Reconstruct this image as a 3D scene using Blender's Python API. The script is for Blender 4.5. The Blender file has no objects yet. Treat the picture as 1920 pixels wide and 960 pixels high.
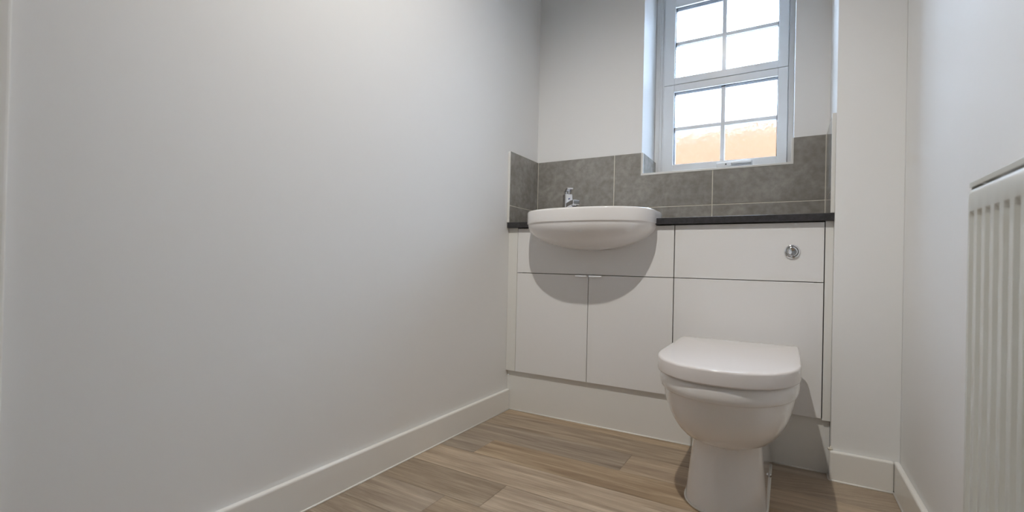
import bpy, bmesh, math, random
from mathutils import Vector, Matrix
random.seed(4)
SC = bpy.context.scene
COL = SC.collection

# ------------------------------------------------------------------ materials
def mat(name, color, rough=0.5, metal=0.0, spec=0.5, **kw):
    m = bpy.data.materials.new(name); m.use_nodes = True
    b = m.node_tree.nodes['Principled BSDF']
    b.inputs['Base Color'].default_value = (*color, 1)
    b.inputs['Roughness'].default_value = rough
    b.inputs['Metallic'].default_value = metal
    b.inputs['Specular IOR Level'].default_value = spec
    for k, v in kw.items():
        b.inputs[k].default_value = v
    return m

def add_bump(m, scale, dist, strength=1.0, detail=3, stretch=None):
    nt = m.node_tree; b = nt.nodes['Principled BSDF']
    tc = nt.nodes.new('ShaderNodeTexCoord'); n = nt.nodes.new('ShaderNodeTexNoise')
    mp = nt.nodes.new('ShaderNodeMapping')
    if stretch: mp.inputs['Scale'].default_value = stretch
    n.inputs['Scale'].default_value = scale; n.inputs['Detail'].default_value = detail
    bp = nt.nodes.new('ShaderNodeBump'); bp.inputs['Strength'].default_value = strength
    bp.inputs['Distance'].default_value = dist
    nt.links.new(tc.outputs['Object'], mp.inputs['Vector']); nt.links.new(mp.outputs['Vector'], n.inputs['Vector'])
    nt.links.new(n.outputs['Fac'], bp.inputs['Height']); nt.links.new(bp.outputs['Normal'], b.inputs['Normal'])
    return m

M_WALL = add_bump(mat('white_wall_paint', (.895, .895, .89), .5, spec=.2), 60, .0006, .35)
M_CEIL = mat('ceiling_paint', (.92, .92, .91), .8)
M_SKIRT = mat('satin_wood_paint', (.91, .895, .86), .28)
M_UNIT = mat('white_unit_laminate', (.87, .86, .855), .28)
M_FILL = mat('off_white_filler_laminate', (.85, .84, .81), .32)
M_CARC = mat('carcass_board', (.55, .54, .52), .6)
M_CERAM = mat('glazed_ceramic', (.90, .875, .865), .07, **{'Coat Weight': .4, 'Coat Roughness': .03})
M_LID = mat('glossy_seat_plastic', (.88, .835, .82), .10)
M_SEAT = mat('seat_ring_plastic', (.80, .78, .77), .16)
M_UPVC = mat('white_upvc', (.93, .94, .95), .22)
M_CHROME = mat('chrome', (.84, .85, .88), .09, 1.0)
M_STEEL = mat('satin_chrome', (.62, .63, .66), .16, 1.0)
M_RUB = mat('gasket_edge_shade', (.025, .028, .035), .5)  # gasket colour, near-black to paint in the shade along the glass edges
M_BLACK = mat('black_aerator', (.015, .015, .018), .4)
M_SEAL = mat('white_sealant', (.86, .84, .80), .35)
M_TRIM = mat('white_tile_trim', (.80, .79, .76), .3)
M_GROUT = mat('pale_grout', (.70, .66, .58), .8)
M_RAD = mat('radiator_enamel', (.74, .745, .70), .22)
M_DOOR = mat('door_paint', (.82, .82, .80), .35)

def ramp(nt, pts):
    r = nt.nodes.new('ShaderNodeValToRGB')
    while len(r.color_ramp.elements) < len(pts): r.color_ramp.elements.new(.5)
    for e, (p, c) in zip(r.color_ramp.elements, pts):
        e.position = p; e.color = (*c, 1)
    return r

def m_tile():
    m = mat('grey_stone_tile', (.2, .19, .17), .15, spec=.5); nt = m.node_tree; L = nt.links
    b = nt.nodes['Principled BSDF']
    tc = nt.nodes.new('ShaderNodeTexCoord')
    n = nt.nodes.new('ShaderNodeTexNoise'); n.inputs['Scale'].default_value = 11; n.inputs['Detail'].default_value = 7; n.inputs['Roughness'].default_value = .62
    n.inputs['Distortion'].default_value = .6
    L.new(tc.outputs['Object'], n.inputs['Vector'])
    r = ramp(nt, [(.28, (.265, .250, .226)), (.5, (.315, .30, .275)), (.72, (.385, .370, .340))])
    L.new(n.outputs['Fac'], r.inputs['Fac'])
    n2 = nt.nodes.new('ShaderNodeTexNoise'); n2.inputs['Scale'].default_value = 45; n2.inputs['Detail'].default_value = 4
    L.new(tc.outputs['Object'], n2.inputs['Vector'])
    r2 = ramp(nt, [(.35, (.86, .86, .86)), (.68, (1.12, 1.12, 1.12))])
    L.new(n2.outputs['Fac'], r2.inputs['Fac'])
    mx = nt.nodes.new('ShaderNodeMix'); mx.data_type = 'RGBA'; mx.blend_type = 'MULTIPLY'; mx.inputs['Factor'].default_value = 1
    L.new(r.outputs['Color'], mx.inputs['A']); L.new(r2.outputs['Color'], mx.inputs['B'])
    L.new(mx.outputs['Result'], b.inputs['Base Color'])
    return m
M_TILE = m_tile()

def m_worktop():
    m = mat('charcoal_worktop', (.03, .03, .032), .38); nt = m.node_tree; b = nt.nodes['Principled BSDF']
    tc = nt.nodes.new('ShaderNodeTexCoord'); n = nt.nodes.new('ShaderNodeTexNoise'); n.inputs['Scale'].default_value = 90
    r = ramp(nt, [(.35, (.030, .029, .032)), (.7, (.052, .051, .056))])
    nt.links.new(tc.outputs['Object'], n.inputs['Vector']); nt.links.new(n.outputs['Fac'], r.inputs['Fac'])
    nt.links.new(r.outputs['Color'], b.inputs['Base Color'])
    return m
M_TOP = m_worktop()

def m_floor():
    m = mat('oak_vinyl_plank', (.3, .22, .15), .42, spec=.4); nt = m.node_tree; L = nt.links
    b = nt.nodes['Principled BSDF']
    at = nt.nodes.new('ShaderNodeAttribute'); at.attribute_name = 'plank'
    sep = nt.nodes.new('ShaderNodeSeparateColor'); L.new(at.outputs['Color'], sep.inputs['Color'])
    tc = nt.nodes.new('ShaderNodeTexCoord')
    off = nt.nodes.new('ShaderNodeVectorMath'); off.operation = 'SCALE'; off.inputs['Scale'].default_value = 17
    L.new(at.outputs['Color'], off.inputs[0])
    ad = nt.nodes.new('ShaderNodeVectorMath'); ad.operation = 'ADD'
    L.new(tc.outputs['Object'], ad.inputs[0]); L.new(off.outputs['Vector'], ad.inputs[1])
    def streak(sc, stretch, det, dist):
        mp = nt.nodes.new('ShaderNodeMapping'); mp.inputs['Scale'].default_value = stretch
        n = nt.nodes.new('ShaderNodeTexNoise'); n.inputs['Scale'].default_value = sc; n.inputs['Detail'].default_value = det
        n.inputs['Distortion'].default_value = dist; n.inputs['Roughness'].default_value = .6
        L.new(ad.outputs['Vector'], mp.inputs['Vector']); L.new(mp.outputs['Vector'], n.inputs['Vector'])
        return n
    broad = streak(5, (.55, 6.5, 1), 4, .5)
    fine = streak(22, (.35, 11, 1), 5, .2)
    rb = ramp(nt, [(.28, (.185, .128, .083)), (.45, (.255, .188, .125)), (.6, (.315, .240, .165)), (.78, (.40, .315, .225))])
    L.new(broad.outputs['Fac'], rb.inputs['Fac'])
    rf = ramp(nt, [(.3, (.72, .70, .68)), (.5, (1, 1, 1)), (.72, (1.22, 1.22, 1.22))])
    L.new(fine.outputs['Fac'], rf.inputs['Fac'])
    mx = nt.nodes.new('ShaderNodeMix'); mx.data_type = 'RGBA'; mx.blend_type = 'MULTIPLY'; mx.inputs['Factor'].default_value = .85
    L.new(rb.outputs['Color'], mx.inputs['A']); L.new(rf.outputs['Color'], mx.inputs['B'])
    # plank tone: R = brightness, G = warm/grey
    mr = nt.nodes.new('ShaderNodeMapRange'); mr.inputs['To Min'].default_value = 1.0; mr.inputs['To Max'].default_value = 1.85
    L.new(sep.outputs['Red'], mr.inputs['Value'])
    sc = nt.nodes.new('ShaderNodeVectorMath'); sc.operation = 'SCALE'
    L.new(mx.outputs['Result'], sc.inputs[0]); L.new(mr.outputs['Result'], sc.inputs['Scale'])
    hs = nt.nodes.new('ShaderNodeHueSaturation')
    ms = nt.nodes.new('ShaderNodeMapRange'); ms.inputs['To Min'].default_value = .62; ms.inputs['To Max'].default_value = 1.08
    L.new(sep.outputs['Green'], ms.inputs['Value']); L.new(ms.outputs['Result'], hs.inputs['Saturation'])
    L.new(sc.outputs['Vector'], hs.inputs['Color'])
    L.new(hs.outputs['Color'], b.inputs['Base Color'])
    bp = nt.nodes.new('ShaderNodeBump'); bp.inputs['Distance'].default_value = .0006; bp.inputs['Strength'].default_value = .5
    L.new(fine.outputs['Fac'], bp.inputs['Height']); L.new(bp.outputs['Normal'], b.inputs['Normal'])
    return m
M_FLOOR = m_floor()

def m_frost():
    m = mat('frosted_glass', (.97, .98, 1), .135, **{'Transmission Weight': 1.0, 'IOR': 1.22})
    add_bump(m, 420, .0010, .6, 2)
    return m
M_FROST = m_frost()

def m_brick():
    m = mat('orange_brickwork', (.6, .25, .1), .85); nt = m.node_tree; b = nt.nodes['Principled BSDF']
    tc = nt.nodes.new('ShaderNodeTexCoord'); mp = nt.nodes.new('ShaderNodeMapping'); mp.inputs['Rotation'].default_value = (math.pi/2, 0, 0)
    br = nt.nodes.new('ShaderNodeTexBrick'); br.inputs['Scale'].default_value = 4.4
    br.inputs['Color1'].default_value = (.072, .026, .003, 1); br.inputs['Color2'].default_value = (.060, .022, .0025, 1)
    br.inputs['Mortar'].default_value = (.078, .032, .008, 1); br.inputs['Mortar Size'].default_value = .012
    nt.links.new(tc.outputs['Object'], mp.inputs['Vector']); nt.links.new(mp.outputs['Vector'], br.inputs['Vector'])
    nt.links.new(br.outputs['Color'], b.inputs['Base Color'])
    return m
M_BRICK = m_brick()

# ------------------------------------------------------------------ helpers
def obj(name, bm, m, parent=None, bevel=0, seg=2, smooth=False, recalc=True):
    if recalc: bmesh.ops.recalc_face_normals(bm, faces=bm.faces)
    me = bpy.data.meshes.new(name); bm.to_mesh(me); bm.free()
    me.materials.append(m)
    if smooth:
        for p in me.polygons: p.use_smooth = True
    o = bpy.data.objects.new(name, me); COL.objects.link(o)
    if parent: o.parent = parent
    if bevel:
        b = o.modifiers.new('bevel', 'BEVEL'); b.width = bevel; b.segments = seg; b.limit_method = 'ANGLE'; b.angle_limit = math.radians(40)
        b.harden_normals = False
    return o

def thing(name, label, cat, loc=(0, 0, 0), group=None):
    o = bpy.data.objects.new(name, None); COL.objects.link(o); o.location = loc
    o.empty_display_size = .05
    o['label'] = label; o['category'] = cat
    if group: o['group'] = group
    return o

def tag(o, label, cat, group=None):
    o['label'] = label; o['category'] = cat
    if group: o['group'] = group
    return o

def struct(o):
    o['kind'] = 'structure'; return o

def box(bm, x0, x1, y0, y1, z0, z1):
    v = [bm.verts.new((x, y, z)) for x in (x0, x1) for y in (y0, y1) for z in (z0, z1)]
    for f in ((0, 1, 3, 2), (4, 6, 7, 5), (0, 4, 5, 1), (2, 3, 7, 6), (0, 2, 6, 4), (1, 5, 7, 3)):
        bm.faces.new([v[i] for i in f])

def bx(*b):
    bm = bmesh.new(); box(bm, *b); return bm

def rel(parent, b):          # box given in world coordinates, relative to its parent's origin
    p = parent.location
    return (b[0]-p.x, b[1]-p.x, b[2]-p.y, b[3]-p.y, b[4]-p.z, b[5]-p.z)

def pbox(name, parent, m, b, bevel=.0008, seg=2):
    return obj(name, bx(*rel(parent, b)), m, parent, bevel, seg)

def prism_xy(bm, pts, z0, z1):
    lo = [bm.verts.new((x, y, z0)) for x, y in pts]; hi = [bm.verts.new((x, y, z1)) for x, y in pts]
    n = len(pts)
    bm.faces.new(lo[::-1]); bm.faces.new(hi)
    for i in range(n): bm.faces.new((lo[i], lo[(i+1) % n], hi[(i+1) % n], hi[i]))

def prism_xz(bm, pts, y0, y1):
    lo = [bm.verts.new((x, y0, z)) for x, z in pts]; hi = [bm.verts.new((x, y1, z)) for x, z in pts]
    n = len(pts)
    bm.faces.new(lo); bm.faces.new(hi[::-1])
    for i in range(n): bm.faces.new((lo[i], hi[i], hi[(i+1) % n], lo[(i+1) % n]))

def loft(bm, rings, cap0=True, cap1=True, closed=True):
    R = [[bm.verts.new(p) for p in r] for r in rings]
    n = len(R[0])
    for a, b in zip(R[:-1], R[1:]):
        for i in range(n if closed else n-1):
            j = (i+1) % n
            bm.faces.new((a[i], a[j], b[j], b[i]))
    if cap0: bm.faces.new(R[0][::-1])
    if cap1: bm.faces.new(R[-1])

def cyl(bm, c, r, z0, z1, n=32, axis='z', r2=None):
    r2 = r if r2 is None else r2
    rings = []
    for z, rr in ((z0, r), (z1, r2)):
        ring = []
        for i in range(n):
            a = 2*math.pi*i/n
            if axis == 'z': ring.append((c[0]+rr*math.cos(a), c[1]+rr*math.sin(a), z))
            else: ring.append((c[0]+rr*math.cos(a), z, c[1]+rr*math.sin(a)))
        rings.append(ring)
    loft(bm, rings)

def tube(bm, pts, r, n=8):
    rings = []
    for i, p in enumerate(pts):
        p = Vector(p)
        d = (Vector(pts[min(i+1, len(pts)-1)]) - Vector(pts[max(i-1, 0)])).normalized()
        u = d.cross(Vector((0, 0, 1)))
        if u.length < .01: u = d.cross(Vector((1, 0, 0)))
        u.normalize(); w = d.cross(u).normalized()
        rings.append([tuple(p + u*r*math.cos(2*math.pi*k/n) + w*r*math.sin(2*math.pi*k/n)) for k in range(n)])
    loft(bm, rings)

# ------------------------------------------------------------------ dimensions (metres)
X1, X2, X3, X4, X5, XR = .046, .371, .696, 1.148, 1.171, 1.3365
D = .2485                    # face of the tiles on the back wall
ZDB, ZDR, ZCT = .170, .594, .783
ZWB, ZWT = .7867, .8096
ZT, ZG = 1.118, .8837
PY0 = .0134
YN = -2.45                   # wall behind the camera
ZC = 2.35
WX0, WX1, WZ0, WZ1 = .5023, 1.062, 1.021, 1.905
YF = .47                     # inner face of the window frame
BX = -.0246                  # front of the boxing
DY0, DY1 = -2.33, -1.585     # door opening in left wall

# ------------------------------------------------------------------ floor
def build_floor():
    bm = bmesh.new(); lay = bm.loops.layers.float_color.new('plank')
    rows = [.52, .37, .232, .094, -.045, -.185, -.325, -.46, -.60, -.74, -.88, -1.02, -1.16, -1.30, -1.44, -1.58, -1.72, -1.86, -2.0, -2.14, -2.28, -2.42, -2.56]
    seams = {4: [(.9, .45, .6)], 5: [(.61, .34, .35), (9, .78, .6)], 6: [(.155, .34, .25), (9, .56, .95)],
             7: [(.92, .80, .55), (9, .5, .5)], 8: [(.37, .30, .55), (.633, .82, .45), (9, .40, .7)],
             9: [(.26, .45, .35), (9, .42, .65)], 10: [(.8, .3, .45), (9, .6, .6)]}
    xl, xh = -.05, 1.42
    for i in range(len(rows)-1):
        y1, y0 = rows[i], rows[i+1]
        s = seams.get(i) or [(random.uniform(.2, 1.1), random.random()*.7+.15, random.random()), (9, random.random()*.7+.15, random.random())]
        x = xl
        for k, (xe, tone, warm) in enumerate(s):
            xe = min(xe, xh)
            col = (tone, warm, random.random(), 1)
            # plank face inset by a hairline groove
            g = .0006
            vs = [bm.verts.new((a, b, 0)) for a, b in ((x+g, y0+g), (xe-g, y0+g), (xe-g, y1-g), (x+g, y1-g))]
            f = bm.faces.new(vs)
            for l in f.loops: l[lay] = col
            x = xe
            if x >= xh: break
        if x < xh:
            vs = [bm.verts.new((a, b, 0)) for a, b in ((x, y0), (xh, y0), (xh, y1), (x, y1))]
            f = bm.faces.new(vs)
            for l in f.loops: l[lay] = (.5, .5, random.random(), 1)
    box(bm, xl, xh, rows[-1], rows[0], -.08, -.0008)
    for f in bm.faces:
        if max(v.co.z for v in f.verts) < -.0001:
            for l in f.loops: l[lay] = (.0, .6, .3, 1)
    return struct(obj('floor', bm, M_FLOOR, recalc=False))
build_floor()

# ------------------------------------------------------------------ walls, ceiling
bm = bmesh.new()
box(bm, -.12, 0, DY1, .62, 0, ZC); box(bm, -.12, 0, YN-.1, DY0, 0, ZC); box(bm, -.12, 0, DY0, DY1, 2.03, ZC)
struct(obj('wall_left', bm, M_WALL))
bm = bmesh.new()
yb = D+.009
box(bm, 0, WX0, yb, .62, 0, ZC); box(bm, WX1, X5, yb, .62, 0, ZC)
box(bm, WX0, WX1, yb, .62, 0, WZ0); box(bm, WX0, WX1, yb, .62, WZ1, ZC)
struct(obj('wall_back', bm, M_WALL))
struct(obj('wall_boxing', bx(X5, XR, BX, .62, 0, ZC), M_WALL, bevel=.0015))
struct(obj('wall_right', bx(XR, XR+.1, YN-.1, .62, 0, ZC), M_WALL))
struct(obj('wall_front', bx(0, XR, YN-.1, YN, 0, ZC), M_WALL))
struct(obj('ceiling', bx(-.12, XR+.1, YN-.1, .62, ZC, ZC+.1), M_CEIL))

# door in the left wall with its casing
dr = bpy.data.objects.new('door_1', None); COL.objects.link(dr); struct(dr); dr.location = (-.03, (DY0+DY1)/2, 0)
pbox('door_leaf', dr, M_DOOR, (-.80, -.125, DY0+.034, DY0+.074, .004, 1.995), .001)
bm = bmesh.new()
for b in ((-.118, -.0005, DY1-.03, DY1, 0, 2.0), (-.118, -.0005, DY0, DY0+.03, 0, 2.0), (-.118, -.0005, DY0, DY1, 2.0, 2.03)):
    box(bm, *rel(dr, b))
obj('door_lining', bm, M_SKIRT, dr, .001)
bm = bmesh.new()
for b in ((0, .016, DY1-.008, DY1+.059, 0, 2.085), (0, .016, DY0-.059, DY0+.008, 0, 2.085), (0, .016, DY0+.008, DY1-.008, 2.02, 2.085)):
    box(bm, *rel(dr, b))
obj('architrave', bm, M_SKIRT, dr, .005, 3)
bm = bmesh.new()
box(bm, *rel(dr, (-.73, -.60, DY0+.074, DY0+.086, .985, 1.01))); box(bm, *rel(dr, (-.75, -.735, DY0+.074, DY0+.12, .99, 1.005))); box(bm, *rel(dr, (-.75, -.63, DY0+.108, DY0+.12, .99, 1.005)))
obj('door_handle', bm, M_STEEL, dr.children[0], .001)
# unseen unlit hallway added past the doorway to absorb light near the camera
bm = bmesh.new()
box(bm, -1.5, -1.4, YN-.6, -.5, 0, ZC); box(bm, -1.4, -.12, YN-.7, YN-.6, 0, ZC); box(bm, -1.4, -.12, -.6, -.5, 0, ZC)
box(bm, -.12, 0, YN-.6, YN-.1, 0, ZC)
struct(obj('wall_added_hallway', bm, M_WALL))
struct(obj('ceiling_added_hallway', bx(-1.5, -.12, YN-.7, -.5, ZC, ZC+.1), M_CEIL))
struct(obj('floor_added_hallway', bx(-1.5, -.051, YN-.7, -.5, -.08, -.001), mat('dark_added_hall_carpet', (.09, .08, .07), .95)))

# ------------------------------------------------------------------ baseboards (skirting)
ZSK = .0885
def skirt(name, pts_box, seal):
    o = struct(obj(name, bx(*pts_box), M_SKIRT, bevel=.0055, seg=3))
    bm = bmesh.new(); tube(bm, seal, .0032, 8)
    s = obj('sealant_bead', bm, M_SEAL, o, smooth=True)
    return o
skirt('baseboard_left', (0, .015, DY1+.059, PY0-.0005, 0, ZSK), [(.0155, DY1+.06, .001), (.0155, -.6, .001), (.0155, PY0, .001)])
skirt('baseboard_boxing', (X5-.004, XR-.0155, BX-.015, BX, 0, ZSK),
      [(X5-.0045, PY0, .001), (X5-.0045, -.03, .001), (X5-.0035, BX-.0155, .001), (1.25, BX-.0155, .001), (XR-.0155, BX-.0155, .001)])
skirt('baseboard_right', (XR-.015, XR, YN, BX, 0, ZSK), [(XR-.0155, BX-.0155, .001), (XR-.0155, -1, .001), (XR-.0155, YN, .001)])
skirt('baseboard_front', (0, XR-.0155, YN, YN+.015, 0, ZSK), [(0, YN+.0155, .001), (.6, YN+.0155, .001), (XR-.0155, YN+.0155, .001)])
# rough lump of filler where the skirting meets the plinth
bm = bmesh.new(); bmesh.ops.create_icosphere(bm, subdivisions=3, radius=1)
for v in bm.verts:
    k = 1+.25*math.sin(v.co.x*5+1)+.2*math.sin(v.co.z*7)+.15*math.sin(v.co.y*9)
    v.co = Vector((v.co.x*.0055*k, v.co.y*.007*k, v.co.z*.0065*k)) + Vector((X5-.001, BX-.004, ZSK+.003))
b_ = obj('filler_lump', bm, mat('cream_filler', (.84, .79, .68), .6), bpy.data.objects['baseboard_boxing'], smooth=True)

# ------------------------------------------------------------------ window
w = bpy.data.objects.new('window_1', None); COL.objects.link(w); struct(w); w.location = ((WX0+WX1)/2, YF, WZ0)
GX0, GX1 = .590, 1.003
LZ0, LZ1, UZ0, UZ1 = 1.100, 1.432, 1.497, 1.820
SX0, SX1 = .543, 1.040
bm = bmesh.new()
FX0, FX1, FZ0, FZ1 = WX0+.0005, WX1-.0005, WZ0+.0105, WZ1-.0005
for b in ((FX0, SX0, YF, YF+.07, FZ0, FZ1), (SX1, FX1, YF, YF+.07, FZ0, FZ1),
          (SX0, SX1, YF, YF+.07, FZ0, 1.054), (SX0, SX1, YF, YF+.07, 1.866, FZ1),
          (SX0, SX0+.014, YF+.047, YF+.07, 1.054, 1.866), (SX1-.014, SX1, YF+.047, YF+.07, 1.054, 1.866),
          (SX0+.014, SX1-.014, YF+.047, YF+.07, 1.054, 1.068), (SX0+.014, SX1-.014, YF+.047, YF+.07, 1.852, 1.866),
          (SX0+.014, SX1-.014, YF+.047, YF+.07, 1.450, 1.480)):
    box(bm, *rel(w, b))
obj('window_frame', bm, M_UPVC, w, .0025, 3)
# raised bead on the frame beside the reveal
bm = bmesh.new()
for x in (WX0+.016, WX0+.028):
    box(bm, *rel(w, (x, x+.006, YF-.004, YF, FZ0, FZ1)))
obj('frame_bead', bm, M_UPVC, w, .0015, 2)
def sash(z0, z1, gz0, gz1, name='sash'):
    bm = bmesh.new(); y0, y1 = YF-.012, YF+.045
    for b in ((SX0+.001, GX0, y0, y1, z0, z1), (GX1, SX1-.001, y0, y1, z0, z1), (GX0, GX1, y0, y1, z0, gz0), (GX0, GX1, y0, y1, gz1, z1)):
        box(bm, *rel(w, b))
    s = obj(name, bm, M_UPVC, w, .002, 3)
    bm = bmesh.new(); t = .0022; yg0, yg1 = YF-.002, YF+.028
    for b in ((GX0, GX0+t, yg0, yg1, gz0, gz1), (GX1-t, GX1, yg0, yg1, gz0, gz1), (GX0+t, GX1-t, yg0, yg1, gz0, gz0+t), (GX0+t, GX1-t, yg0, yg1, gz1-t, gz1)):
        box(bm, *rel(w, b))
    obj('gasket_shade_strip', bm, M_RUB, s)  # gasket strips double as painted shade in the glazing rebate
    bm = bmesh.new(); mx = .7945; mz = (gz0+gz1)/2
    for ya, yb_ in ((YF+.006, YF+.0125), (YF+.0185, YF+.025)):
        box(bm, *rel(w, (mx-.0085, mx+.0085, ya, yb_, gz0+t, gz1-t)))
        box(bm, *rel(w, (GX0+t, mx-.008, ya, yb_, mz-.008, mz+.008)))
        box(bm, *rel(w, (mx+.008, GX1-t, ya, yb_, mz-.008, mz+.008)))
    obj('glazing_bar', bm, M_UPVC, s, .0012, 2)
    obj('pane', bx(*rel(w, (GX0+t, GX1-t, YF+.0135, YF+.0175, gz0+t, gz1-t))), M_FROST, s)
    return s
sash(1.056, 1.464, LZ0, LZ1)
sash(1.466, 1.864, UZ0, UZ1)
# handle on the bottom rail
hp = pbox('window_handle', w, M_UPVC, (.775, .915, YF-.018, YF-.012, 1.070, 1.092), .004, 3)
def child_box(name, parent, root, m, b, bevel):
    return obj(name, bx(*rel(root, b)), m, parent, bevel, 3)
child_box('handle_grip', hp, w, M_UPVC, (.832, .913, YF-.032, YF-.018, 1.079, 1.0905), .004)
bm = bmesh.new(); p = w.location
cyl(bm, (.813-p.x, 1.0815-p.z), .0030, YF-.0215-p.y, YF-.0175-p.y, 16, 'y')
obj('lock_hole', bm, M_BLACK, hp)
# orange brick garden wall across the way, seen blurred through the frosted panes
tag(obj('brick_wall', bx(-7, 9, 4.6, 4.82, -.2, 2.60), M_BRICK), 'orange brick garden wall glimpsed through the lower frosted window panes', 'wall')
struct(obj('ground_outside', bx(-9, 11, .63, 9, -.4, -.2), mat('paving', (.45, .44, .42), .9)))

# ------------------------------------------------------------------ splashback tiles
sp = thing('tiled_splashback', 'grey stone-look tiled splashback with pale grout wrapping the alcove above the dark worktop', 'splashback', (.58, D, ZWT))
gr = .0035
xs = [0.0105, .385, .787, X5-.0105]
rowz = [(ZWT+.001, ZG), (ZG, ZT)]
def tiles(cells):
    bm = bmesh.new()
    for b in cells: box(bm, *rel(sp, b))
    return bm
T = .0082
cells = []
for i in range(3):
    a, b = xs[i]+(gr/2 if i else 0), xs[i+1]-(gr/2 if i < 2 else 0)
    cells.append((a, b, D, D+T, rowz[0][0], ZG-gr/2))
# upper row, cut round the window opening
za = ZG+gr/2
cells.append((xs[0], xs[1]-gr/2, D, D+T, za, ZT))
bmU = tiles(cells)
def lcell(pts):
    p = sp.location
    prism_xz(bmU, [(x-p.x, z-p.z) for x, z in pts], D-p.y, D+T-p.y)
lcell([(xs[1]+gr/2, za), (xs[2]-gr/2, za), (xs[2]-gr/2, WZ0), (WX0, WZ0), (WX0, ZT), (xs[1]+gr/2, ZT)])
lcell([(xs[2]+gr/2, za), (xs[3], za), (xs[3], ZT), (WX1, ZT), (WX1, WZ0), (xs[2]+gr/2, WZ0)])
obj('back_wall_tiles', bmU, M_TILE, sp, .0005, 1)
YE = -.0135
obj('left_wall_tiles', tiles([(.0005, .0092, YE, D-.001, ZWT+.001, ZG-gr/2), (.0005, .0092, YE, D-.001, za, ZT)]), M_TILE, sp, .0005, 1)
obj('right_wall_tiles', tiles([(X5-.0092, X5-.0005, YE+.004, D-.001, ZWT+.001, ZG-gr/2), (X5-.0092, X5-.0005, YE+.004, D-.001, za, ZT)]), M_TILE, sp, .0005, 1)
bm = bmesh.new(); p = sp.location
for b in ((.0005, .0085, YE, D+.008, ZWT+.0005, ZT-.001), (X5-.0085, X5-.0005, YE+.004, D+.008, ZWT+.0005, ZT-.001), (.009, X5-.009, D+.0012, D+.0086, ZWT+.0005, WZ0-.0005),
          (.009, WX0-.0005, D+.0012, D+.0086, WZ0-.0005, ZT-.001), (WX1+.0005, X5-.009, D+.0012, D+.0086, WZ0-.0005, ZT-.001),
          (.0085, .0112, D-.0012, D+.003, ZWT+.0005, ZT-.0005), (X5-.0112, X5-.0085, D-.0012, D+.003, ZWT+.0005, ZT-.0005)):
    box(bm, *rel(sp, b))
obj('grout', bm, M_GROUT, sp)
pbox('edge_trim', sp, M_TRIM, (0.0002, .0105, YE-.004, YE, ZWT+.0005, ZT), .001)
pbox('edge_trim', sp, M_TRIM, (X5-.0105, X5-.0002, YE, YE+.004, ZWT+.0005, ZT), .001)
bm = bmesh.new(); p = sp.location
prism_xz(bm, [(x-p.x, z-p.z) for x, z in ((WX0-.0001, WZ0), (WX1+.0001, WZ0), (WX1+.0001, ZT), (WX1-.0085, ZT), (WX1-.0085, WZ0+.0085), (WX0+.0085, WZ0+.0085), (WX0+.0085, ZT), (WX0-.0001, ZT))], -.0012, .0085)
obj('edge_trim', bm, M_TRIM, sp, .001, 2)
bm = bmesh.new()
box(bm, *rel(sp, (WX0+.009, WX1-.009, D+.0095, YF-.001, WZ0+.001, WZ0+.009)))
box(bm, *rel(sp, (WX0+.0005, WX0+.0085, D+.0095, YF-.001, WZ0+.001, ZT)))
box(bm, *rel(sp, (WX1-.0085, WX1-.0005, D+.0095, YF-.001, WZ0+.001, ZT)))
obj('reveal_tiles', bm, M_TILE, sp, .0005, 1)

# ------------------------------------------------------------------ basin geometry
BC = .383; BHW = .252; BYF = -.197; BYB = .165; BYM = -.03
ZR = .840; ZRB = .789; ZBB = .690
def basin_outline(n=96, hw=BHW, yf=BYF, yb=BYB, ym=BYM, ef=2.35, eb=5.0):
    pts = []
    for i in range(n):
        a = 2*math.pi*i/n; c, s = math.cos(a), math.sin(a)
        if s <= 0:
            e = ef; r = (ym-yf)
        else:
            e = eb; r = (yb-ym)
        x = math.copysign(abs(c)**(2/e), c)*hw
        y = ym + math.copysign(abs(s)**(2/e), s)*r
        pts.append((BC+x, y))
    return pts
def bowl_k(z):   # outline scale of the underside at height z
    t = (ZRB-z)/(ZRB-ZBB)
    return .985*math.sqrt(max(0, 1-t**1.9))**1.06

# ------------------------------------------------------------------ worktop (notched round the basin)
YW = -.0167
def off_outline(d): return basin_outline(hw=BHW-.006+d, yf=BYF+.006-d, yb=BYB-.006+d)
o_ = off_outline(0)
back_pts = [q for q in o_ if q[1] >= YW]      # runs from right side, round the back, to the left side
# starting at angle just right; order a from 0..pi
ordered = []
for i in range(96):
    q = o_[i]
    if q[1] >= YW: ordered.append((i if i < 72 else i-96, q))
ordered.sort(); arc = [q for _, q in ordered]
pts = [(.0008, YW)] + [(arc[-1][0], YW)] + arc[::-1] + [(arc[0][0], YW), (X5-.0008, YW), (X5-.0008, D-.0005), (.0008, D-.0005)]
wt = thing('worktop', 'slim charcoal worktop running wall to wall with a cut-out for the basin', 'worktop', (.58, .11, ZWB))
bm = bmesh.new(); prism_xy(bm, [(x-.58, y-.11) for x, y in pts], 0, ZWT-ZWB)
obj('worktop_slab', bm, M_TOP, wt, .001, 2)
bm = bmesh.new()
tube(bm, [(.006-.58, YW+.01-.11, ZWT-ZWB+.0005), (.011-.58, .1-.11, ZWT-ZWB+.0005), (.011-.58, D-.003-.11, ZWT-ZWB+.0005)], .002, 8)
tube(bm, [(.011-.58, D-.002-.11, ZWT-ZWB+.0003), (X5-.012-.58, D-.002-.11, ZWT-ZWB+.0003)], .002, 8)
obj('sealant_bead', bm, M_SEAL, wt, smooth=True)

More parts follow.
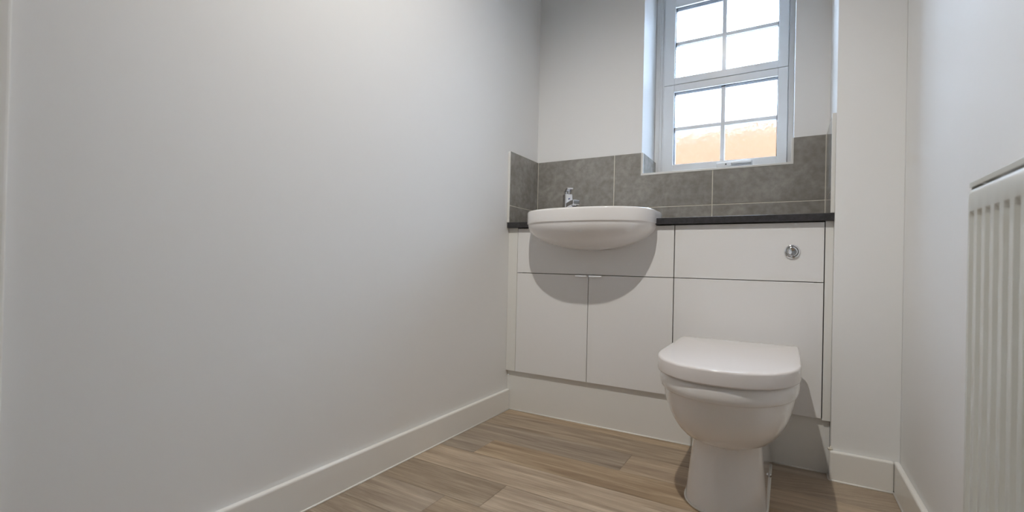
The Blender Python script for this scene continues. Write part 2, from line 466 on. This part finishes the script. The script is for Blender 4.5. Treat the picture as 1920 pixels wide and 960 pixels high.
# ------------------------------------------------------------------ basin
bs = thing('wash_basin', 'white ceramic semi-recessed wash basin with bowed front set in the dark worktop', 'basin', (BC, 0, ZBB))
def ring_at(k, z, inner=None):
    if inner: pts = basin_outline(hw=inner[0], yf=inner[1], yb=inner[2], ym=inner[3], ef=2.3, eb=3.0)
    else:
        ol = basin_outline(); cy0 = -.02
        pts = [(BC+(x-BC)*k, cy0+(y-cy0)*k) for x, y in ol]
    return [(x-BC, y, z-ZBB) for x, y in pts]
rings = []
for k in range(15, -1, -1):      # underside from the lowest point up to the band
    z = ZRB - (ZRB-ZBB)*(k/15)**1.0
    kk = .985*max(.10, math.sqrt(max(0, 1-(k/15)**2))) if k < 15 else .06
    rings.append(ring_at(kk, z))
rings.append(ring_at(.992, ZRB+.0002))
for dz, k in ((.0015, .998), (.004, 1.0), (.02, 1.0), (ZR-ZRB-.008, 1.0), (ZR-ZRB-.0035, .996), (ZR-ZRB-.001, .988), (ZR-ZRB, .976)):
    rings.append(ring_at(k, ZRB+dz))
inn = (.222, -.168, .068, -.035)
rings.append(ring_at(0, ZR, (.230, -.176, .074, -.035)))
for t, dz in ((1, -.003), (.985, -.010), (.95, -.035), (.88, -.065), (.72, -.088), (.45, -.098), (.12, -.102)):
    rings.append(ring_at(0, ZR+dz, (inn[0]*t, -.035+(inn[1]+.035)*t, -.035+(inn[2]+.035)*t, -.035)))
bm = bmesh.new(); loft(bm, rings)
o = obj('basin_bowl', bm, M_CERAM, bs, smooth=True)
bm = bmesh.new(); cyl(bm, (0, -.035), .022, ZR-.102-ZBB, ZR-.098-ZBB, 32)
obj('basin_waste', bm, M_CHROME, bs, .001)

# ------------------------------------------------------------------ tap
tp = thing('basin_tap', 'small chrome mixer tap standing on the back left corner of the basin', 'tap', (.222, .125, ZR+.0004))
ang = math.radians(-32)          # spout aims at the middle of the bowl
def R2(bm, a=ang):
    bmesh.ops.rotate(bm, verts=bm.verts, matrix=Matrix.Rotation(a, 3, 'Z')); return bm
TR = math.radians(58)
bm = bmesh.new(); cyl(bm, (0, 0), .024, 0, .005, 40); obj('tap_base', bm, M_CHROME, tp, .0012)
bm = bmesh.new()
loft(bm, [[(x*s, y*s+o_y, z) for x, y in ((-.019, -.0175), (.019, -.0175), (.019, .0195), (-.019, .0195))] for z, s, o_y in ((.004, 1, 0), (.055, .96, .002), (.100, .90, .005))])
R2(bm, math.radians(42)); obj('tap_body', bm, M_CHROME, tp, .004, 3)
bm = bmesh.new()
loft(bm, [[(dx, y, z+dz) for dx, dz in ((-.0175, -.011), (.0175, -.011), (.0175, .010), (-.0175, .010))] for y, z in ((-.010, .049), (-.04, .056), (-.064, .058))])
R2(bm, TR); so = obj('spout', bm, M_CHROME, tp, .003, 3)
bm = bmesh.new(); cyl(bm, (0, -.049), .0130, .042, .0485, 24); R2(bm, TR); ar = obj('aerator', bm, M_STEEL, so, .001)
bm = bmesh.new(); cyl(bm, (0, -.049), .0098, .0412, .0425, 24); R2(bm, TR); obj('outlet', bm, M_BLACK, so)
bm = bmesh.new(); cyl(bm, (0, .005), .0145, .099, .110, 32); R2(bm, math.radians(42)); obj('cartridge_collar', bm, M_STEEL, tp, .001)
bm = bmesh.new()
loft(bm, [[(dx*s, y, z+dz) for dx, dz in ((-.016, -.0035), (.016, -.0035), (.016, .0035), (-.016, .0035))] for y, z, s in ((.020, .1135, 1), (-.01, .114, 1), (-.040, .118, .8))])
R2(bm, math.radians(36)); obj('lever', bm, M_CHROME, tp, .0015, 3)
bm = bmesh.new(); cyl(bm, (0, .078), .0026, -.0172, -.0160, 12, 'y'); R2(bm, math.radians(42)); bmesh.ops.translate(bm, verts=bm.verts, vec=(.001, .0, 0)); obj('temperature_dot', bm, mat('dark_blue_dot', (.02, .03, .15), .3), tp)

# ------------------------------------------------------------------ vanity unit
vu = thing('vanity_unit', 'gloss white vanity unit with two doors beneath the basin', 'cabinet', (X2, .1, .0))
g = .0012
bm = bmesh.new(); t = .016
for b in ((X1+.001, X1+t, .0195, D-.004, ZDB, ZWB-.0005), (X3-t, X3-.0008, .0195, D-.004, ZDB, ZWB-.0005), (X1+t, X3-t, .0195, D-.004, ZDB, ZDB+t), (X1+t, X3-t, D-.012, D-.004, ZDB+t, .66)):
    box(bm, *rel(vu, b))
obj('body', bm, M_CARC, vu)
# front panel above the doors, cut away where the bowl comes through
def bowl_halfwidth(z, y):
    t = (ZRB-z)/(ZRB-ZBB)
    if t >= 1: return 0
    k = .985*math.sqrt(max(0, 1-t*t)) if t > 0 else .992
    # outline scaled by k about y=-.02 ; half-width at y
    ys = -.02+(y+.02)/max(k, .05)
    r = (BYB-BYM) if ys > BYM else (BYM-BYF); e = 5.0 if ys > BYM else 2.35
    u = abs(ys-BYM)/r
    if u >= 1: return 0
    return BHW*k*(1-u**e)**(1/e)
arcp = []
zz = ZCT
for i in range(41):
    z = ZCT-(ZCT-ZBB)*i/40
    h = bowl_halfwidth(z, 0)
    if h <= 0.02: break
    arcp.append((h-.004, z))
left_arc = [(BC-h, z) for h, z in arcp]; right_arc = [(BC+h, z) for h, z in arcp]
poly = [(X1+g, ZCT)] + left_arc + right_arc[::-1] + [(X3-g, ZCT), (X3-g, ZDR+g), (X1+g, ZDR+g)]
bm = bmesh.new(); prism_xz(bm, [(x-X2, z) for x, z in poly], 0-.1, .018-.1)
obj('front_panel', bm, M_UNIT, vu, .0007, 1)
for x0, x1, hx0, hx1 in ((X1, X2, .318, .3665), (X2, X3, .3755, .4275)):
    d = pbox('door', vu, M_UNIT, (x0+g, x1-g, 0, .018, ZDB+.0005, ZDR-g), .0008)
    bm = bmesh.new(); p = vu.location
    # curved finger pull hooked over the top edge of the door
    prof = [(.012, ZDR-.0006), (-.006, ZDR-.0006), (-.0085, ZDR-.0022), (-.0095, ZDR-.0055), (-.0088, ZDR-.0085), (-.0076, ZDR-.0083), (-.0078, ZDR-.0052), (-.0068, ZDR-.0030), (-.005, ZDR-.0013), (.012, ZDR-.0011)]
    loft(bm, [[(x-p.x, y-p.y, z) for y, z in prof] for x in (hx0, hx0+.003, hx1-.003, hx1)])
    obj('handle', bm, M_CHROME, d, .0003, 1)

# ------------------------------------------------------------------ WC unit
wu = thing('toilet_unit', 'gloss white cistern cabinet with flush button behind the toilet', 'cabinet', ((X3+X4)/2, .1, 0))
bm = bmesh.new()
for b in ((X3+.0008, X3+t, .0195, D-.004, ZDB, ZWB-.0005), (X4-t, X4-.0005, .0195, D-.004, ZDB, ZWB-.0005), (X3+t, X4-t, .0195, D-.004, ZDB, ZDB+t), (X3+t, X4-t, .0195, D-.004, ZCT-.02, ZWB-.0005)):
    box(bm, *rel(wu, b))
obj('body', bm, M_CARC, wu)
pbox('upper_panel', wu, M_UNIT, (X3+g*1.6, X4-g, 0, .018, ZDR+g, ZCT), .0008)
pbox('lower_panel', wu, M_UNIT, (X3+g*1.6, X4-g, 0, .018, ZDB+.0005, ZDR-g), .0008)
def lathe_y(prof, cx, cz, n=48):
    bm = bmesh.new()
    loft(bm, [[(cx+r*math.cos(2*math.pi*i/n), y, cz+r*math.sin(2*math.pi*i/n)) for i in range(n)] for r, y in prof])
    return bm
cx, cz = 1.0612-wu.location.x, .690
bt = obj('flush_button', lathe_y([(.0225, -.1), (.0225, -.1025), (.0215, -.1045), (.0175, -.106), (.0165, -.1052), (.016, -.1035), (.001, -.1035)], cx, cz), M_CHROME, wu, smooth=True)
obj('push_disc', lathe_y([(.0152, -.1034), (.0154, -.107), (.0146, -.1083), (.011, -.1078), (.006, -.1062), (.0005, -.1050)], cx, cz), M_CHROME, bt, smooth=True)

# ------------------------------------------------------------------ fillers and plinth
tag(obj('filler_panel', bx(.0005, X1-.0005, .0003, .018, ZDB+.0008, ZWB-.0005), M_FILL, bevel=.0006), 'narrow white filler strip between the left wall and the vanity doors', 'panel')
tag(obj('filler_panel', bx(X4+.0015, X5-.0005, .0003, .018, ZDB-.004, ZWB-.0005), M_FILL, bevel=.0006), 'narrow white filler strip between the cistern cabinet and the boxed wall', 'panel')
pl = thing('plinth', 'long white plinth board along the floor below the cabinets', 'plinth', (.58, PY0, 0))
pbox('plinth_board', pl, M_FILL, (.0005, X5-.0008, PY0, PY0+.016, 0, ZDB-.0012), .0006)
bm = bmesh.new(); tube(bm, [(.0155-.58, -.0012, .001), (.5-.58, -.0012, .001), (.80-.58, -.0012, .001)], .0032, 8)
tube(bm, [(1.02-.58, -.0012, .001), (X5-.005-.58, -.0012, .001)], .0032, 8)
obj('sealant_bead', bm, M_SEAL, pl, smooth=True)

# ------------------------------------------------------------------ toilet
TC = .9125
tl = thing('toilet', 'white back-to-wall toilet with closed lid in front of the cistern cabinet', 'toilet', (TC, 0, 0))
def touti(hw, yb, ys, yf, e=2.2, ridge=0.0, rc=.012, nf=48, cy=0):
    """closed outline, clockwise from back left: straight sides and a rounded front"""
    pts = []
    for i in range(5):                               # back-left corner
        a = math.pi/2*i/4
        pts.append((-hw+rc-rc*math.sin(a), yb-rc+rc*math.cos(a)))
    for i in range(1, 5):
        pts.append((-hw, yb-rc+(ys-(yb-rc))*i/5))
    for i in range(nf+1):
        a = math.pi*i/nf; c, s = -math.cos(a), math.sin(a)
        x = math.copysign(abs(c)**(2/e), c)
        yy = abs(s)**(2/e)
        yy = yy*(1-ridge)+ridge*(1-abs(x))
        pts.append((hw*x, ys-(ys-yf)*yy))
    for i in range(4, 0, -1):
        pts.append((hw, yb-rc+(ys-(yb-rc))*i/5))
    for i in range(4, -1, -1):
        a = math.pi/2*i/4
        pts.append((hw-rc+rc*math.sin(a), yb-rc+rc*math.cos(a)))
    return pts
def R_(z, *a, **k): return [(x, y, z) for x, y in touti(*a, **k)]
# pan: foot, pedestal, bowl, rim
rings = []
Y0 = -.0012
ped = [(0, .1005, -.340, -.462), (.012, .1002, -.340, -.461), (.05, .0965, -.335, -.450), (.10, .092, -.330, -.438), (.14, .0885, -.325, -.430), (.165, .0875, -.325, -.428)]
for z, hw, ys, yf in ped: rings.append(R_(z, hw, Y0, ys, yf, e=2.4, ridge=.16))
bowl = [(.174, .0888, -.32, -.442), (.178, .097, -.31, -.462), (.185, .108, -.30, -.482), (.196, .1205, -.30, -.504), (.212, .133, -.30, -.523), (.232, .1435, -.30, -.541), (.255, .152, -.305, -.556), (.282, .158, -.315, -.567), (.308, .1615, -.32, -.574), (.3170, .1622, -.325, -.577),
        (.3175, .1655, -.33, -.581), (.3215, .1678, -.335, -.5845), (.335, .1688, -.34, -.586), (.350, .1682, -.34, -.5855), (.3555, .1662, -.34, -.5835), (.3572, .1635, -.34, -.581)]
for i, (z, hw, ys, yf) in enumerate(bowl):
    rings.append(R_(z, hw, Y0, ys, yf, e=2.25, ridge=max(0, .16-.05*i)))
bm = bmesh.new(); loft(bm, rings)
pan = obj('pan', bm, M_CERAM, tl, smooth=True)
# make the ledge under the rim and the foot read crisply
pan.data.set_sharp_from_angle(angle=math.radians(50))
# seat ring with open middle
bm = bmesh.new()
outer = [R_(z, hw, -.064, -.365, yf, e=2.25, rc=.02) for z, hw, yf in ((.3574, .1635, -.581), (.358, .1645, -.582), (.3596, .1645, -.582), (.3602, .1635, -.581))]
inner = [R_(z, hw, -.115, -.335, yf, e=2.1, rc=.03) for z, hw, yf in ((.3602, .118, -.51), (.3574, .113, -.505))]
rr = outer+inner
loft(bm, rr+[outer[0]], cap0=False, cap1=False)
bmesh.ops.remove_doubles(bm, verts=bm.verts, dist=1e-6)
obj('seat', bm, M_SEAT, tl, smooth=True)
# lid
bm = bmesh.new()
LB, LS, LF, LH = -.062, -.372, -.590, .1705
rr = [R_(.3605, LH-.004, LB-.003, LS, LF+.004, e=2.28, rc=.015), R_(.3612, LH-.0005, LB, LS, LF+.0005, e=2.28, rc=.015), R_(.364, LH, LB, LS, LF, e=2.28, rc=.015), R_(.392, LH, LB, LS, LF, e=2.28, rc=.015)]
for a in range(1, 6):
    t = a/5*math.pi/2; r = .0055
    rr.append(R_(.392+r*math.sin(t), LH-r*(1-math.cos(t)), LB-r*(1-math.cos(t)), LS, LF+r*(1-math.cos(t)), e=2.28, rc=.015))
def scaled(k, z):
    base = touti(LH-.0055, LB-.0055, LS, LF+.0055, e=2.28, rc=.015); cy0 = -.32
    return [(x*k, cy0+(y-cy0)*k, z) for x, y in base]
for k, z in ((.9, .3984), (.7, .3996), (.4, .4004), (.1, .4006)): rr.append(scaled(k, z))
loft(bm, rr)
obj('lid', bm, M_LID, tl, smooth=True)
for s in (-1, 1):
    bm = bmesh.new(); cyl(bm, (s*.078, -.044), .0135, .3574, .372, 24); cyl(bm, (s*.078, -.044), .010, .372, .382, 24)
    obj('hinge', bm, M_CHROME, tl, .001)
bm = bmesh.new(); ol = touti(.1015, Y0, -.340, -.4635, e=2.4, ridge=.16)
tube(bm, [(x, y, .0012) for x, y in ol[4:-4]], .0034, 8)
obj('sealant_bead', bm, M_SEAL, tl, smooth=True)
for s in (-1, 1):
    bm = bmesh.new()
    loft(bm, [[(s*(xx), -.152+r*math.cos(2*math.pi*i/20), .020+r*math.sin(2*math.pi*i/20)) for i in range(20)] for r, xx in ((.0065, .0985), (.0065, .1030), (.0045, .1055), (.0008, .1062))])
    obj('screw_cap', bm, M_STEEL, tl, smooth=True)

# ------------------------------------------------------------------ radiator
RX, RY1, RY0, RZ0, RZ1 = 1.293, -.752, -1.60, .165, .764
rd = thing('radiator', 'off-white fluted panel radiator on the right wall', 'radiator', (XR, (RY0+RY1)/2, RZ0))
bm = bmesh.new(); p = rd.location
pitch = .0333; ys = []
y = RY1-.001; ys.append((y, 0)); y -= .007
n = int((RY1-RY0-.014)/pitch)
for i in range(n):
    a = y-i*pitch
    ys += [(a, 0), (a-.005, 1), (a-.015, 1), (a-.020, 0), (a-.0325, 0)]
ys.append((RY0, 0))
zs = [(RZ0, 0), (RZ0+.03, 0), (RZ0+.04, 1), (RZ1-.044, 1), (RZ1-.036, 0), (RZ1-.008, 0), (RZ1-.003, -.3), (RZ1, -.9)]
grid = []
for z, kz in zs:
    row = []
    for yy, ky in ys:
        dep = .0075*min(kz, ky) if kz > 0 else (-kz)*.006
        row.append(bm.verts.new((RX+max(dep, 0)-p.x, yy-p.y, z-p.z)))
    grid.append(row)
for a, b in zip(grid[:-1], grid[1:]):
    for i in range(len(ys)-1): bm.faces.new((a[i], a[i+1], b[i+1], b[i]))
fp = obj('front_panel', bm, M_RAD, rd)
sm = fp.modifiers.new('solid', 'SOLIDIFY'); sm.thickness = .0015; sm.offset = -1
bv = fp.modifiers.new('bevel', 'BEVEL'); bv.width = .0022; bv.segments = 3; bv.limit_method = 'ANGLE'; bv.angle_limit = math.radians(25)
for pp in fp.data.polygons: pp.use_smooth = True
bm = bmesh.new()
box(bm, *rel(rd, (RX+.003, XR-.008, RY0, RY1+.001, RZ1+.009, RZ1+.0105)))
box(bm, *rel(rd, (RX+.0015, RX+.003, RY0, RY1+.001, RZ1+.0018, RZ1+.0105)))
obj('top_grille', bm, M_RAD, rd, .0012, 3)
pbox('side_panel', rd, M_RAD, (RX+.004, XR-.008, RY1-.0005, RY1+.001, RZ0+.01, RZ1+.0085), .0004)
pbox('side_panel', rd, M_RAD, (RX+.004, XR-.008, RY0-.001, RY0+.0005, RZ0+.01, RZ1+.0085), .0004)
for yy in (RY1-.12, RY0+.12):
    pbox('wall_bracket', rd, M_RAD, (RX+.012, XR-.0002, yy-.02, yy+.02, RZ0+.04, RZ1-.04), .0005)

# ------------------------------------------------------------------ light
def light(name, kind, loc, energy, color, **k):
    l = bpy.data.lights.new(name, kind); l.energy = energy; l.color = color
    for a, b in k.items(): setattr(l, a, b)
    o = bpy.data.objects.new(name, l); COL.objects.link(o); o.location = loc
    return o
lamp = light('ceiling_lamp', 'SPOT', (.63, -1.22, ZC-.02), 60, (1.0, .965, .90), shadow_soft_size=.02, spot_size=math.radians(106), spot_blend=1.0)
lamp.rotation_euler = (Vector((.44, -.34, 0))-lamp.location).to_track_quat('-Z', 'Y').to_euler()

wd = bpy.data.worlds.new('overcast_sky'); SC.world = wd; wd.use_nodes = True
bg = wd.node_tree.nodes['Background']
bg.inputs['Color'].default_value = (.57, .755, 1.0, 1); bg.inputs['Strength'].default_value = 24.0

# ------------------------------------------------------------------ camera
CAM = dict(cx=1.0475, cy=-1.7554, cz=.6295, yaw=.5296, pitch=.0058, roll=.0224, f=880.8532, py=490.4504)
cy_, sy = math.cos(CAM['yaw']), math.sin(CAM['yaw']); cp, spp = math.cos(CAM['pitch']), math.sin(CAM['pitch'])
r = Vector((cy_, sy, 0)); fw = Vector((-sy*cp, cy_*cp, spp)); up = r.cross(fw)
cr, sr = math.cos(CAM['roll']), math.sin(CAM['roll'])
Rr = r*cr+up*sr; Uu = -r*sr+up*cr
mw = Matrix((Rr, Uu, -fw)).transposed().to_4x4(); mw.translation = Vector((CAM['cx'], CAM['cy'], CAM['cz']))
cam = bpy.data.cameras.new('camera'); co = bpy.data.objects.new('camera', cam); COL.objects.link(co)
co.matrix_world = mw
cam.sensor_fit = 'HORIZONTAL'; cam.sensor_width = 36; cam.lens = CAM['f']/1920*36
cam.shift_y = (CAM['py']-480)/1920
cam.clip_start = .02
cam.dof.use_dof = True; cam.dof.focus_distance = 1.75; cam.dof.aperture_fstop = 4.0
SC.camera = co
SC.view_settings.view_transform = 'Standard'; SC.view_settings.look = 'None'
SC.view_settings.gamma = 1; SC.view_settings.use_curve_mapping = False
SC.view_settings.exposure = 0.33
